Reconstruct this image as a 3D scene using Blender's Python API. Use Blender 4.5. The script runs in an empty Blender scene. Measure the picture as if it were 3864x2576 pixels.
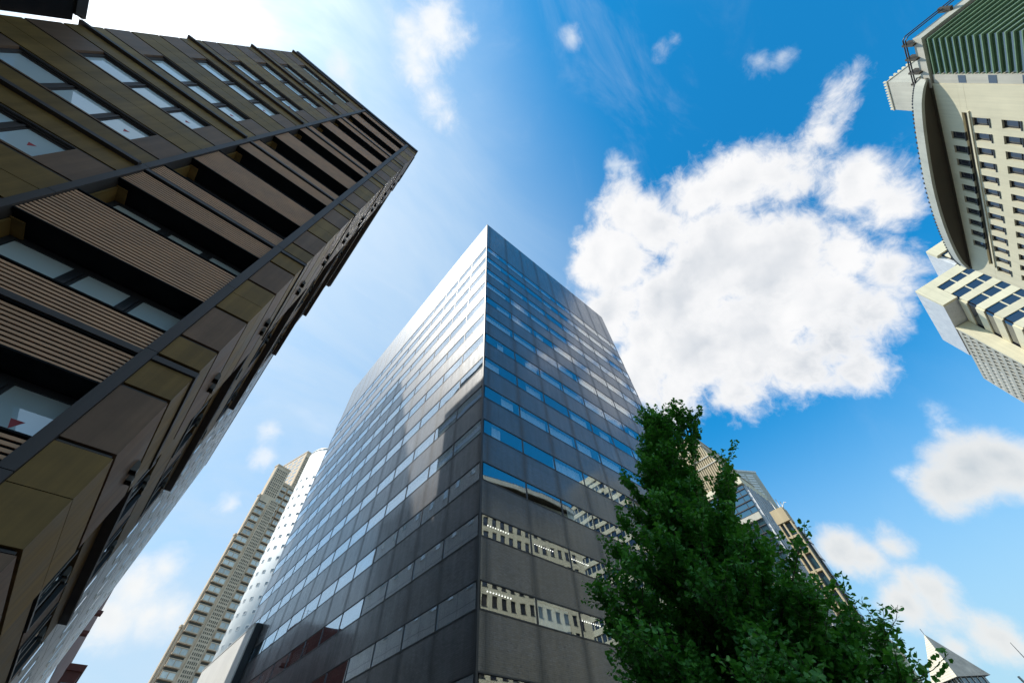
import bpy, math, random
import numpy as np
from mathutils import Matrix, Vector

SC = bpy.context.scene
COL = SC.collection
R = math.radians
random.seed(7)
rng = np.random.default_rng(11)

# ------------------------------------------------------------------ camera
# world axes follow the street grid: X runs along the shaded tower face, Y along the sunlit one
cam_d = bpy.data.cameras.new("camera")
cam = bpy.data.objects.new("camera", cam_d)
COL.objects.link(cam)
cr = Vector((0.75940203, -0.64901456, -0.04570195))
cu = Vector((-0.51117016, -0.6386176, 0.57521529))
cw = Vector((0.40250917, 0.41345819, 0.81672437))
cam.matrix_world = Matrix(((cr.x, cu.x, -cw.x, 0), (cr.y, cu.y, -cw.y, 0), (cr.z, cu.z, -cw.z, 1.6), (0, 0, 0, 1)))
cam_d.sensor_width = 36
cam_d.lens = 13.1436
cam_d.clip_start = 0.05
cam_d.clip_end = 6000
SC.camera = cam
SC.view_settings.view_transform = 'Standard'
SC.view_settings.look = 'None'
SC.view_settings.exposure = 0.6
SC.view_settings.gamma = 1
SC.render.engine = 'CYCLES'
SC.cycles.max_bounces = 8
SC.cycles.transparent_max_bounces = 12

# ------------------------------------------------------------------ sun and sky
SUN_AZ, SUN_EL = 145.0, 52.8
S = Vector((math.cos(R(SUN_AZ)) * math.cos(R(SUN_EL)), math.sin(R(SUN_AZ)) * math.cos(R(SUN_EL)), math.sin(R(SUN_EL))))
sun_d = bpy.data.lights.new("sun", 'SUN')
sun_d.energy = 3.6
sun_d.angle = R(0.53)
sun_d.color = (1.0, 0.95, 0.86)
sun = bpy.data.objects.new("sun", sun_d)
COL.objects.link(sun)
sun.rotation_euler = S.to_track_quat('Z', 'Y').to_euler()
sun.location = (0, 0, 300)

W = bpy.data.worlds.new("World")
SC.world = W
W.use_nodes = True
nt = W.node_tree
nt.nodes.clear()


class N:
    """small node-graph helper"""
    def __init__(s, tree): s.t = tree
    def new(s, typ, **kw):
        n = s.t.nodes.new(typ)
        for k, v in kw.items(): setattr(n, k, v)
        return n
    def put(s, sock, v):
        if isinstance(v, bpy.types.NodeSocket): s.t.links.new(v, sock)
        elif v is not None: sock.default_value = v
    def math(s, op, a, b=None, c=None, clamp=False):
        n = s.new('ShaderNodeMath', operation=op); n.use_clamp = clamp
        for i, v in enumerate((a, b, c)):
            if v is not None: s.put(n.inputs[i], v)
        return n.outputs[0]
    def vec(s, op, a, b=None, c=None):
        n = s.new('ShaderNodeVectorMath', operation=op)
        for i, v in enumerate((a, b, c)):
            if v is not None: s.put(n.inputs[i], v)
        return n.outputs['Value'] if op in ('DOT_PRODUCT', 'LENGTH', 'DISTANCE') else n.outputs['Vector']
    def scale(s, a, f):
        n = s.new('ShaderNodeVectorMath', operation='SCALE'); s.put(n.inputs[0], a); s.put(n.inputs['Scale'], f)
        return n.outputs['Vector']
    def noise(s, v, scale, detail=4, rough=.55, dist=0, out='Fac'):
        n = s.new('ShaderNodeTexNoise'); s.put(n.inputs['Vector'], v); n.inputs['Scale'].default_value = scale
        n.inputs['Detail'].default_value = detail; n.inputs['Roughness'].default_value = rough
        n.inputs['Distortion'].default_value = dist
        return n.outputs[out]
    def ramp(s, f, lo, hi, a=0., b=1., smooth=True):
        n = s.new('ShaderNodeMapRange'); n.interpolation_type = 'SMOOTHSTEP' if smooth else 'LINEAR'
        s.put(n.inputs['Value'], f)
        for k, v in (('From Min', lo), ('From Max', hi), ('To Min', a), ('To Max', b)): s.put(n.inputs[k], v)
        return n.outputs[0]
    def mix(s, f, a, b, blend='MIX'):
        n = s.new('ShaderNodeMix', data_type='RGBA', blend_type=blend)
        s.put(n.inputs[0], f)
        for i, v in ((6, a), (7, b)):
            if not isinstance(v, bpy.types.NodeSocket) and len(v) == 3: v = (*v, 1)
            s.put(n.inputs[i], v)
        return n.outputs[2]
    def comb(s, x, y, z):
        n = s.new('ShaderNodeCombineXYZ')
        for i, v in enumerate((x, y, z)): s.put(n.inputs[i], v)
        return n.outputs[0]
    def sep(s, v):
        n = s.new('ShaderNodeSeparateXYZ'); s.put(n.inputs[0], v)
        return n.outputs


def build_sky():
    g = N(nt)
    tc = g.new('ShaderNodeTexCoord')
    dirv = g.vec('NORMALIZE', tc.outputs['Generated'])
    dx, dy, dz = g.sep(dirv)
    sky = g.new('ShaderNodeTexSky', sky_type='NISHITA')
    sky.sun_disc = False
    sky.sun_elevation = R(SUN_EL)
    sky.sun_rotation = R(90 - SUN_AZ)
    sky.altitude = 0
    sky.air_density = 1.0
    sky.dust_density = 0.6
    sky.ozone_density = 2.5
    base = g.mix(1.0, sky.outputs[0], SKY_TINT, 'MULTIPLY')
    sd = g.vec('DOT_PRODUCT', dirv, tuple(S))
    ang = g.math('ARCCOSINE', g.math('MINIMUM', sd, 1.0))
    # thin bright haze thickening towards the sun and the horizon
    zc = g.math('MAXIMUM', dz, 0.0)
    q = g.comb(g.math('DIVIDE', dx, g.math('ADD', zc, 1.0)), g.math('DIVIDE', dy, g.math('ADD', zc, 1.0)), 0.0)
    cir = g.noise(g.vec('MULTIPLY', q, (1.0, 1.9, 1.0)), 3.2, 6, .6, .6)
    hz = g.ramp(ang, 0.82, 0.06, 0.0, 1.0)
    side = g.math('MULTIPLY', g.ramp(g.vec('DOT_PRODUCT', dirv, (-.05, .80, .598)), .44, .92), .78)
    hz = g.math('MULTIPLY', hz, g.ramp(cir, .25, .72, .70, 1.16), clamp=True)
    low = g.ramp(dz, 0.60, 0.05, 0.0, .88)
    base = g.mix(low, base, HAZE_LOW)
    base = g.mix(g.math('MULTIPLY', side, g.ramp(cir, .25, .72, .75, 1.12), clamp=True), base, HAZE_SIDE)
    base = g.mix(hz, base, HAZE_SUN)
    base = g.mix(g.math('POWER', hz, 5.5), base, (8.5, 8.3, 8.0), 'ADD')
    # cirrus veils
    cv = g.noise(g.vec('MULTIPLY', q, (1.6, 3.4, 1.0)), 2.6, 7, .62, 1.2)
    veil = g.math('MULTIPLY', g.ramp(cv, .48, .85, 0, .34), g.ramp(g.vec('DISTANCE', q, (0.0, 0.25, 0)), .62, .15, .12, 1.0))
    base = g.mix(veil, base, (5.6, 6.2, 6.9))

    # a broad pale bank of cloud added out of view to whiten shade and reflections
    fill_bank = g.math('MULTIPLY', g.ramp(g.vec('DISTANCE', g.vec('MULTIPLY', q, (.8, 1.0, 1.0)), (-.12, -.38, 0)), .30, .12), g.ramp(cir, .2, .7, .6, 1.0), clamp=True)
    base = g.mix(fill_bank, base, (5.0, 5.5, 5.8))

    # cumulus: soft unions of lobes broken up by fractal noise
    w1 = g.vec('SUBTRACT', g.noise(q, 9.0, 3, .55, 0, 'Color'), (.5, .5, .5))
    w2 = g.vec('SUBTRACT', g.noise(q, 38.0, 4, .6, 0, 'Color'), (.5, .5, .5))
    qw = g.vec('ADD', q, g.scale(w1, .032))
    qw = g.vec('ADD', qw, g.scale(w2, .014))
    f1 = g.noise(q, 15.0, 9, .62, .3)
    f2 = g.noise(q, 52.0, 8, .66, .9)

    def union(blobs, stretch=None):
        D = None
        for x, y, r in blobs:
            d = g.math('SUBTRACT', r, g.vec('DISTANCE', qw, (x, y, 0)))
            D = d if D is None else g.math('SMOOTH_MAX', D, d, .014)
        return D

    def cloud(blobs, amp, soft, off=0.0):
        D = union(blobs)
        n = g.math('ADD', g.math('MULTIPLY', g.math('SUBTRACT', f1, .5), amp), g.math('MULTIPLY', g.math('SUBTRACT', f2, .5), amp * .46))
        e = g.math('ADD', g.math('ADD', D, n), off)
        return g.ramp(e, 0.0, soft), e

    big = [(.248,.054,.052),(.215,.001,.030),(.255,-.013,.037),(.263,-.071,.036),(.285,-.111,.037),(.305,-.143,.030),(.288,-.202,.008),
           (.276,-.214,.006),(.304,-.180,.021),(.365,-.182,.031),(.402,-.189,.029),(.462,-.156,.026),(.494,-.114,.037),(.535,-.069,.032),
           (.457,-.085,.048),(.379,-.077,.060),(.340,-.036,.064),(.347,.039,.060),(.414,.055,.064),(.445,.115,.040),(.446,0,.064),
           (.495,.055,.034),(.505,-.027,.042),(.350,.088,.036),(.412,.133,.022),(.30,.10,.045),(.385,.13,.045),(.425,-.135,.034),(.50,-.075,.04)]
    tops = [(-.070,.003,.029),(-.074,.029,.021),(-.058,.045,.019),(-.035,.056,.019),(-.021,.067,.015),(-.088,.023,.013),(-.046,-.009,.014)]
    wisp = [(-.120,.096,.014),(-.107,.102,.009),(.121,-.133,.008),(.124,-.146,.005),(.199,-.186,.010),(.212,-.199,.007),(.044,-.084,.010),
            (.171,-.032,.011),(.187,-.038,.007),(.017,.513,.012),(.029,.550,.014),(.023,.610,.013),(.644,-.082,.010),(.621,-.095,.009),(.634,-.091,.012),(.668,-.019,.009)]
    low_r = [(.694,-.078,.042),(.697,-.048,.036),(.690,-.106,.036),(.711,-.105,.034),(.672,-.060,.020),(.716,.108,.031),(.737,.090,.027),(.732,.050,.021),(.714,.039,.010),
             (.790,.091,.031),(.784,.056,.031),(.803,.059,.023),(.775,.075,.026),(.839,.081,.014),(.847,.038,.030),(.655,-.088,.013)]
    low_l = [(-.016,.708,.026),(.007,.697,.028),(.003,.683,.016),(-.013,.727,.038),(.042,.739,.032),(-.014,.760,.042),(.02,.75,.035)]
    # billows: the noise field compared with itself a step towards the sun
    def lit_side(scale, step, detail, rough):
        a = g.noise(qw, scale, detail, rough, .3); b = g.noise(g.vec('ADD', qw, (-.947*step, .32*step, 0)), scale, detail, rough, .3)
        return g.math('SUBTRACT', a, b)
    rel = g.math('ADD', g.math('MULTIPLY', lit_side(9.0, .022, 3, .48), 1.15), g.math('MULTIPLY', lit_side(26.0, .008, 3, .5), .30))
    away = g.ramp(g.vec('DOT_PRODUCT', q, (.80, .20, 0)), .16, .50, -.12, .20, False)
    shade = g.math('ADD', g.math('ADD', g.math('MULTIPLY', rel, -1.0), away), g.math('ADD', g.math('MULTIPLY', g.noise(q, 5.0, 3, .5, .4), .85), -.03))
    col = base
    for blobs, amp, soft, off, op, lit, drk in ((big, .068, .032, .015, 1.0, (6.5, 6.5, 6.55), (3.9, 4.25, 4.7)),
                                               (tops, .050, .034, .008, .95, (6.6, 6.7, 6.8), (4.8, 5.2, 5.6)),
                                               (wisp, .034, .024, .006, .80, (6.0, 6.3, 6.6), (5.0, 5.5, 6.0)),
                                               (low_r, .034, .028, .008, .93, (6.0, 5.95, 5.8), (3.7, 4.05, 4.3)),
                                               (low_l, .036, .040, .004, .92, (6.5, 6.5, 6.4), (4.7, 5.1, 5.4))):
        a, e = cloud(blobs, amp, soft, off)
        inner = g.math('MULTIPLY', g.ramp(e, .012, .060), g.ramp(shade, .14, .80))
        cc = g.mix(inner, lit, drk)
        col = g.mix(g.math('MULTIPLY', a, op), col, cc)
    bg = g.new('ShaderNodeBackground')
    nt.links.new(col, bg.inputs['Color'])
    bg.inputs['Strength'].default_value = 0.1
    out = g.new('ShaderNodeOutputWorld')
    nt.links.new(bg.outputs[0], out.inputs['Surface'])


SKY_TINT = (0.10, 1.28, 1.68)
HAZE_LOW = (3.5, 4.6, 5.15)
HAZE_SIDE = (4.0, 5.1, 6.2)
HAZE_SUN = (5.2, 6.0, 7.0)
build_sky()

# ------------------------------------------------------------------ mesh helpers
OFF = {}


class MB:
    def __init__(s): s.v = []; s.f = []; s.m = []; s.sm = []
    def face(s, pts, m=0, smooth=False):
        b = len(s.v); s.v += [tuple(p) for p in pts]; s.f.append(tuple(range(b, b + len(pts)))); s.m.append(m); s.sm.append(smooth)
    def box(s, x0, x1, y0, y1, z0, z1, m=0):
        if x0 > x1: x0, x1 = x1, x0
        if y0 > y1: y0, y1 = y1, y0
        if z0 > z1: z0, z1 = z1, z0
        b = len(s.v)
        s.v += [(x0,y0,z0),(x1,y0,z0),(x1,y1,z0),(x0,y1,z0),(x0,y0,z1),(x1,y0,z1),(x1,y1,z1),(x0,y1,z1)]
        for q in ((0,3,2,1),(4,5,6,7),(0,1,5,4),(1,2,6,5),(2,3,7,6),(3,0,4,7)):
            s.f.append(tuple(b + i for i in q)); s.m.append(m); s.sm.append(False)
        return s
    def prism(s, poly, z0, z1, m=0, smooth=False, top=None):
        n = len(poly); b = len(s.v); tp = top or poly
        s.v += [(x, y, z0) for x, y in poly] + [(x, y, z1) for x, y in tp]
        s.f.append(tuple(b + i for i in reversed(range(n)))); s.m.append(m); s.sm.append(False)
        s.f.append(tuple(b + n + i for i in range(n))); s.m.append(m); s.sm.append(False)
        for i in range(n):
            j = (i + 1) % n
            s.f.append((b + i, b + j, b + n + j, b + n + i)); s.m.append(m); s.sm.append(smooth)
        return s
    def cyl(s, cx, cy, r, z0, z1, n=24, m=0, r1=None):
        p = [(cx + r * math.cos(2*math.pi*i/n), cy + r * math.sin(2*math.pi*i/n)) for i in range(n)]
        r1 = r if r1 is None else r1
        t = [(cx + r1 * math.cos(2*math.pi*i/n), cy + r1 * math.sin(2*math.pi*i/n)) for i in range(n)]
        return s.prism(p, z0, z1, m, True, t)
    def tube(s, pts, rad, n=6, m=0):
        pts = [Vector(p) for p in pts]
        if not hasattr(rad, '__len__'): rad = [rad] * len(pts)
        b = len(s.v)
        for i, p in enumerate(pts):
            d = (pts[min(i+1, len(pts)-1)] - pts[max(i-1, 0)]).normalized()
            a = d.cross(Vector((0, 0, 1)) if abs(d.z) < .9 else Vector((1, 0, 0))).normalized(); c = d.cross(a)
            for k in range(n):
                t = 2*math.pi*k/n
                s.v.append(tuple(p + (a*math.cos(t) + c*math.sin(t)) * rad[i]))
        for i in range(len(pts)-1):
            for k in range(n):
                k2 = (k+1) % n
                s.f.append((b+i*n+k, b+i*n+k2, b+(i+1)*n+k2, b+(i+1)*n+k)); s.m.append(m); s.sm.append(True)
        for e, o in ((0, 1), (len(pts)-1, 0)):
            r_ = [b+e*n+k for k in range(n)]
            s.f.append(tuple(reversed(r_)) if not o else tuple(r_)); s.m.append(m); s.sm.append(False)
        return s
    def build(s, name, mats, parent=None, stuff=False):
        me = bpy.data.meshes.new(name)
        o = (0, 0, 0) if parent is None else OFF.get(parent.name, (0, 0, 0))
        v = np.array(s.v, dtype=float) - np.array(o)
        me.from_pydata(v.tolist(), [], s.f)
        mats = mats if isinstance(mats, (list, tuple)) else [mats]
        for m in mats: me.materials.append(m)
        me.polygons.foreach_set('material_index', s.m)
        me.polygons.foreach_set('use_smooth', s.sm)
        me.update()
        ob = bpy.data.objects.new(name, me)
        COL.objects.link(ob)
        if parent is not None:
            ob.parent = parent
            OFF[ob.name] = o
        if stuff: ob['kind'] = 'stuff'
        return ob


def thing(name, label, cat, loc, rotz=0.0, group=None, local=False):
    e = bpy.data.objects.new(name, None)
    COL.objects.link(e)
    e.location = loc; e.rotation_euler = (0, 0, rotz); e.empty_display_size = 1
    e['label'] = label; e['category'] = cat
    if group: e['group'] = group
    OFF[e.name] = (0, 0, 0) if local else tuple(loc)
    return e


def structure(name, mb, mat):
    o = mb.build(name, mat); o['kind'] = 'structure'; return o


def B1(x0, x1, y0, y1, z0, z1): return MB().box(x0, x1, y0, y1, z0, z1)


# ------------------------------------------------------------------ materials
def mat(name):
    m = bpy.data.materials.new(name); m.use_nodes = True
    t = m.node_tree; t.nodes.clear()
    g = N(t); o = g.new('ShaderNodeOutputMaterial'); p = g.new('ShaderNodeBsdfPrincipled')
    t.links.new(p.outputs[0], o.inputs[0])
    return m, g, p, o


def plain(name, col, rough=.6, var=.18, scale=.6, metal=0., streak=.0, bump=0., spec=.5, fine=0., tone=.06):
    """weathered surface: low-frequency blotches, vertical run-off streaks, optional grain"""
    m, g, p, o = mat(name)
    tc = g.new('ShaderNodeTexCoord').outputs['Object']
    n = g.noise(tc, scale, 6, .6)
    f = g.ramp(n, .3, .7, 1 - var, 1 + var, False)
    if streak:
        st = g.noise(g.vec('MULTIPLY', tc, (1.6, 1.6, .06)), 1.4, 5, .65)
        f = g.math('MULTIPLY', f, g.ramp(st, .35, .72, 1 - streak, 1 + streak * .3, False))
    if fine:
        f = g.math('MULTIPLY', f, g.ramp(g.noise(tc, 14, 3, .6), .3, .7, 1 - fine, 1 + fine, False))
    oi = g.new('ShaderNodeObjectInfo').outputs['Random']
    f = g.math('MULTIPLY', f, g.ramp(oi, 0, 1, 1 - tone, 1 + tone, False))
    c = g.mix(1.0, (*col, 1), g.comb(f, f, f), 'MULTIPLY')
    g.put(p.inputs['Base Color'], c)
    g.put(p.inputs['Roughness'], g.ramp(n, .3, .7, rough * .85, min(1, rough * 1.15), False))
    p.inputs['Metallic'].default_value = metal
    p.inputs['Specular IOR Level'].default_value = spec
    if bump:
        b = g.new('ShaderNodeBump'); b.inputs['Strength'].default_value = bump; b.inputs['Distance'].default_value = .02
        g.put(b.inputs['Height'], g.noise(tc, 9, 4, .6)); g.put(p.inputs['Normal'], b.outputs[0])
    return m


def glass(name, tint, refl=.3, body=None, rough=.01, wav=.0, trans=True):
    """coated window glass: fresnel mirror over a see-through (or blind-backed) pane"""
    m, g, p, o = mat(name)
    t = m.node_tree
    t.nodes.remove(p)
    gg = g.new('ShaderNodeNewGeometry')
    cs = g.math('ABSOLUTE', g.vec('DOT_PRODUCT', gg.outputs['Incoming'], gg.outputs['Normal']))
    sch = g.math('ADD', g.math('MULTIPLY', g.math('POWER', g.math('SUBTRACT', 1.0, cs), 5.0), .95), .05)
    f = g.math('ADD', g.math('MULTIPLY', sch, 1 - refl), refl, clamp=True)
    gl = g.new('ShaderNodeBsdfGlossy'); gl.inputs['Color'].default_value = (.92, .96, 1, 1); gl.inputs['Roughness'].default_value = rough
    ge = g.new('ShaderNodeNewGeometry')
    wn = g.new('ShaderNodeTexWhiteNoise', noise_dimensions='2D'); oi = g.new('ShaderNodeObjectInfo').outputs['Random']
    g.put(wn.inputs['Vector'], g.comb(ge.outputs['Random Per Island'], oi, 0.0))
    tc = g.new('ShaderNodeTexCoord').outputs['Object']
    nz = g.vec('SUBTRACT', g.noise(tc, .55, 1, .4, 0, 'Color'), (.5, .5, .5))
    of = g.vec('ADD', g.scale(g.vec('SUBTRACT', wn.outputs['Color'], (.5, .5, .5)), .007), g.scale(nz, wav * .18))
    g.put(gl.inputs['Normal'], g.vec('NORMALIZE', g.vec('ADD', ge.outputs['Normal'], of)))
    if trans:
        bd = g.new('ShaderNodeBsdfTransparent'); bd.inputs['Color'].default_value = (*tint, 1)
    else:
        bd = g.new('ShaderNodeBsdfDiffuse'); bd.inputs['Color'].default_value = (*tint, 1)
    mx = g.new('ShaderNodeMixShader'); g.put(mx.inputs[0], f)
    t.links.new(bd.outputs[0], mx.inputs[1]); t.links.new(gl.outputs[0], mx.inputs[2]); t.links.new(mx.outputs[0], o.inputs[0])
    return m


def tile_mat(name, axis, bw, bh, base, rough, bay0, bay, seam):
    """glazed ceramic tile: running brick pattern, tone varying tile by tile, dirt runs under the mullions"""
    m, g, p, o = mat(name)
    tc = g.new('ShaderNodeTexCoord').outputs['Object']
    x, y, z = g.sep(tc)
    h = y if axis == 'y' else x
    br = g.new('ShaderNodeTexBrick'); g.put(br.inputs['Vector'], g.comb(h, z, 0.0))
    br.inputs['Scale'].default_value = 1.0; br.inputs['Brick Width'].default_value = bw; br.inputs['Row Height'].default_value = bh
    br.inputs['Mortar Size'].default_value = .007; br.inputs['Color1'].default_value = (1.45, 1.45, 1.48, 1); br.inputs['Color2'].default_value = (.60, .60, .60, 1)
    br.inputs['Mortar'].default_value = (1.2, 1.18, 1.15, 1); br.inputs['Bias'].default_value = .0
    patch = g.noise(g.comb(g.math('MULTIPLY', h, 5.0), g.math('MULTIPLY', z, 14.0), 0.0), 1.0, 2, .5)
    pf = g.ramp(patch, .58, .64, 1.0, .45)
    blot = g.ramp(g.noise(tc, .35, 6, .65), .3, .7, .78, 1.22, False)
    # runs of dirt below each joint
    fr = g.math('SUBTRACT', g.math('FRACT', g.math('DIVIDE', g.math('SUBTRACT', h, bay0), bay)), .5)
    edge = g.math('MULTIPLY', g.math('SUBTRACT', .5, g.math('ABSOLUTE', fr)), bay)
    wob = g.noise(g.vec('MULTIPLY', tc, (2.5, 2.5, .35)), 1.0, 5, .6)
    run = g.ramp(g.math('ADD', edge, g.math('MULTIPLY', g.math('SUBTRACT', wob, .5), .9)), .0, .46, .42, 1.0)
    st = g.ramp(g.noise(g.vec('MULTIPLY', tc, (2.2, 2.2, .10)), 1.6, 5, .65), .3, .75, .80, 1.10, False)
    joint = g.ramp(edge, .012, .022, .25, 1.0)
    wn = g.new('ShaderNodeTexWhiteNoise', noise_dimensions='2D'); g.put(wn.inputs['Vector'], g.comb(g.math('FLOOR', g.math('DIVIDE', g.math('SUBTRACT', h, bay0), bay)), g.math('FLOOR', g.math('DIVIDE', z, 3.6)), 0.0))
    pan = g.ramp(wn.outputs['Value'], 0, 1, .74, 1.26, False)
    f = g.math('MULTIPLY', g.math('MULTIPLY', g.math('MULTIPLY', pf, blot), g.math('MULTIPLY', g.math('MULTIPLY', run, pan), st)), joint)
    c = g.mix(1.0, br.outputs['Color'], (*base, 1), 'MULTIPLY')
    c = g.mix(1.0, c, g.comb(f, f, f), 'MULTIPLY')
    g.put(p.inputs['Base Color'], c)
    g.put(p.inputs['Roughness'], g.math('ADD', g.math('MULTIPLY', br.outputs['Fac'], .3), g.ramp(wob, .3, .7, rough * .8, rough * 1.25, False)))
    p.inputs['IOR'].default_value = 1.75
    g.put(p.inputs['Coat Weight'], g.math('MULTIPLY', g.math('MULTIPLY', g.math('MULTIPLY', run, joint), g.math('MULTIPLY', pf, st)), g.ramp(blot, .78, 1.22, .75, 1.0, False), clamp=True)); p.inputs['Coat Roughness'].default_value = .11; p.inputs['Coat IOR'].default_value = 1.8
    b = g.new('ShaderNodeBump'); b.inputs['Strength'].default_value = .18; b.inputs['Distance'].default_value = .008
    tn = g.new('ShaderNodeTexNoise'); g.put(tn.inputs['Vector'], g.comb(g.math('DIVIDE', h, bw), g.math('DIVIDE', z, bh), 0.0)); tn.inputs['Scale'].default_value = .9; tn.inputs['Detail'].default_value = 1
    g.put(b.inputs['Height'], g.math('SUBTRACT', g.math('MULTIPLY', tn.outputs[0], 1.0), g.math('MULTIPLY', br.outputs['Fac'], .5)))
    g.put(p.inputs['Normal'], b.outputs[0]); g.put(p.inputs['Coat Normal'], b.outputs[0])
    return m


def emit(name, col, k):
    m, g, p, o = mat(name)
    p.inputs['Base Color'].default_value = (*col, 1); p.inputs['Emission Color'].default_value = (*col, 1); p.inputs['Emission Strength'].default_value = k
    return m


def slats(name, col, gap, axis, pitch, duty=.55, rough=.6):
    """fine ribbed cladding"""
    m, g, p, o = mat(name)
    tc = g.new('ShaderNodeTexCoord').outputs['Object']
    a = g.sep(tc)['XYZ'.index(axis)]
    fr = g.math('FRACT', g.math('DIVIDE', a, pitch))
    k = g.math('GREATER_THAN', fr, duty)
    n = g.ramp(g.noise(tc, .5, 5, .6), .3, .7, .85, 1.15, False)
    g.put(p.inputs['Base Color'], g.mix(1.0, g.mix(k, col, gap), g.comb(n, n, n), 'MULTIPLY'))
    p.inputs['Roughness'].default_value = rough
    return m


M = dict(
    asphalt=plain('asphalt', (.05, .05, .052), .85, .25, 1.5, fine=.3),
    paving=plain('paving', (.13, .125, .12), .8, .2, .8, fine=.15),
    kerb=plain('kerb_stone', (.33, .32, .30), .8, .15, 1.),
    marking=plain('road_paint', (.75, .75, .72), .6, .1, 2.),
    dark_metal=plain('dark_metal', (.034, .034, .037), .42, .12, .8, streak=.12, spec=.5),
    ledge_metal=plain('ledge_metal', (.082, .066, .060), .55, .14, .8, streak=.15, spec=.35),
    black=plain('black_core', (.006, .006, .007), .8, .1, 1., spec=.2),
    olive=plain('olive_panel', (.255, .148, .046), .55, .26, .55, streak=.30, bump=.05, spec=.22, tone=.10),
    brown_grey=plain('brown_grey_panel', (.225, .132, .082), .55, .2, .7, streak=.26, bump=.05, spec=.22, tone=.10),
    louvre=plain('louvre_timber', (.62, .335, .185), .6, .16, 1.2),
    red=plain('red_marker', (.50, .05, .06), .5, .05, 2.),
    hood=plain('vent_hood', (.12, .10, .075), .4, .1, 2., spec=.6),
    conc=plain('pale_concrete', (.76, .57, .39), .8, .16, .25, streak=.18, fine=.06),
    conc_dark=plain('concrete_shadow_band', (.085, .07, .05), .8, .15, .4),
    white=plain('white_render', (.80, .79, .75), .5, .05, .3, streak=.07, spec=.45),
    white_metal=plain('white_metal', (.74, .73, .68), .4, .06, .4, streak=.08),
    cream=plain('cream_wall', (.70, .645, .46), .65, .07, .25, streak=.10, fine=.03),
    cream_tan=plain('tan_stone', (.50, .40, .24), .65, .1, .4, streak=.12),
    cream_grey=plain('cream_grey_wall', (.50, .48, .40), .6, .1, .3, streak=.12),
    eave=plain('eave_metal', (.42, .43, .37), .5, .1, .4, streak=.1),
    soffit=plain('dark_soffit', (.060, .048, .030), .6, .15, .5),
    silver=plain('silver_panel', (.66, .67, .68), .45, .12, .5, streak=.16, spec=.6),
    brick_red=plain('red_brown_tile', (.13, .035, .024), .6, .2, 1., streak=.15),
    grey_wall=plain('grey_wall', (.30, .30, .285), .75, .15, .3, streak=.2),
    roof_grey=plain('grey_roofing', (.20, .22, .21), .55, .2, .4),
    bark=plain('ginkgo_bark', (.13, .10, .07), .9, .35, 4., bump=.4),
    curtain=plain('curtain_cloth', (.88, .88, .85), .9, .08, 2.),
    interior=plain('room_interior', (.035, .04, .045), .9, .2, .5),
    lamp=emit('ceiling_lamp_glow', (1., .96, .85), 3.0),
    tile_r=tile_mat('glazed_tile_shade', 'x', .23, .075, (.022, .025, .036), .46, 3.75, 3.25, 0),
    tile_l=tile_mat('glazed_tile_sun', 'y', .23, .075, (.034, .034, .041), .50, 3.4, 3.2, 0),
    glass_t=glass('coated_window_glass', (.88, .91, .92), .20, wav=.035),
    glass_u=glass('mirror_coated_glass', (.82, .87, .89), .34, wav=.035),
    glass_l=glass('blind_backed_glass', (.74, .82, .82), .16, trans=False, wav=.02),
    glass_d=glass('dark_window_glass', (.018, .022, .026), .16, trans=False, wav=.03),
    glass_b=glass('blue_tower_glass', (.02, .035, .05), .35, trans=False, wav=.05),
    glass_k=glass('dark_teal_glass', (.020, .060, .080), .15, trans=False, wav=.06),
    glass_n=glass('shadowed_room_glass', (.026, .028, .040), .06, trans=False, wav=.05),
    pane_pale=plain('pale_blind', (.66, .65, .58), .35, .15, .6, spec=.6, tone=.25),
    pane_grey=plain('grey_blind', (.27, .28, .28), .3, .2, 3., spec=.6),
    glass_g=glass('green_glass', (.035, .085, .045), .22, trans=False, wav=.05),
    glass_w=glass('pale_blind_glass', (.42, .46, .46), .25, trans=False, wav=.03),
)

# ------------------------------------------------------------------ ground
structure('ground', MB().box(-900, 1200, -900, 1200, -.6, -.004), M['paving'])
structure('road', MB().box(-1.0, 8.6, -600, 700, -.3, .0), M['asphalt'])
structure('cross_road', MB().box(8.604, 700, -9.0, -1.0, -.3, .0), M['asphalt'])
mk = MB()
for i in range(-20, 40): mk.box(3.72, 3.87, i*8.0, i*8.0 + 4.0, .002, .004)
structure('road_marking', mk, M['marking'])
structure('pavement', MB().box(8.75, 11.2, -.85, 200, -.2, .13).box(11.2, 60, -.85, 15.2, -.2, .13), M['paving'])
structure('kerb', MB().box(8.604, 8.75, -.85, 200, -.2, .15).box(8.75, 60, -.999, -.85, -.2, .15), M['kerb'])
structure('pavement_edge', MB().box(-1.9, -1.0, -60, 10.2, -.2, .13), M['paving'])

# ------------------------------------------------------------------ dark tiled tower (centre)
TX, TY, TW, TD, TH = 11.7, 15.6, 28.1, 45.9, 62.4
ROWS = [2.9, 6.3, 9.69, 13.03, 16.43, 20.02, 23.55, 27.2, 30.85, 34.5, 38.15, 41.8, 45.45, 49.15, 52.75]
WHS = [1.18, 1.18, 1.16, 1.18, 1.22, 1.24, 1.28, 1.32, 1.38, 1.40, 1.42, 1.45, 1.50, 1.55, 1.60]


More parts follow.
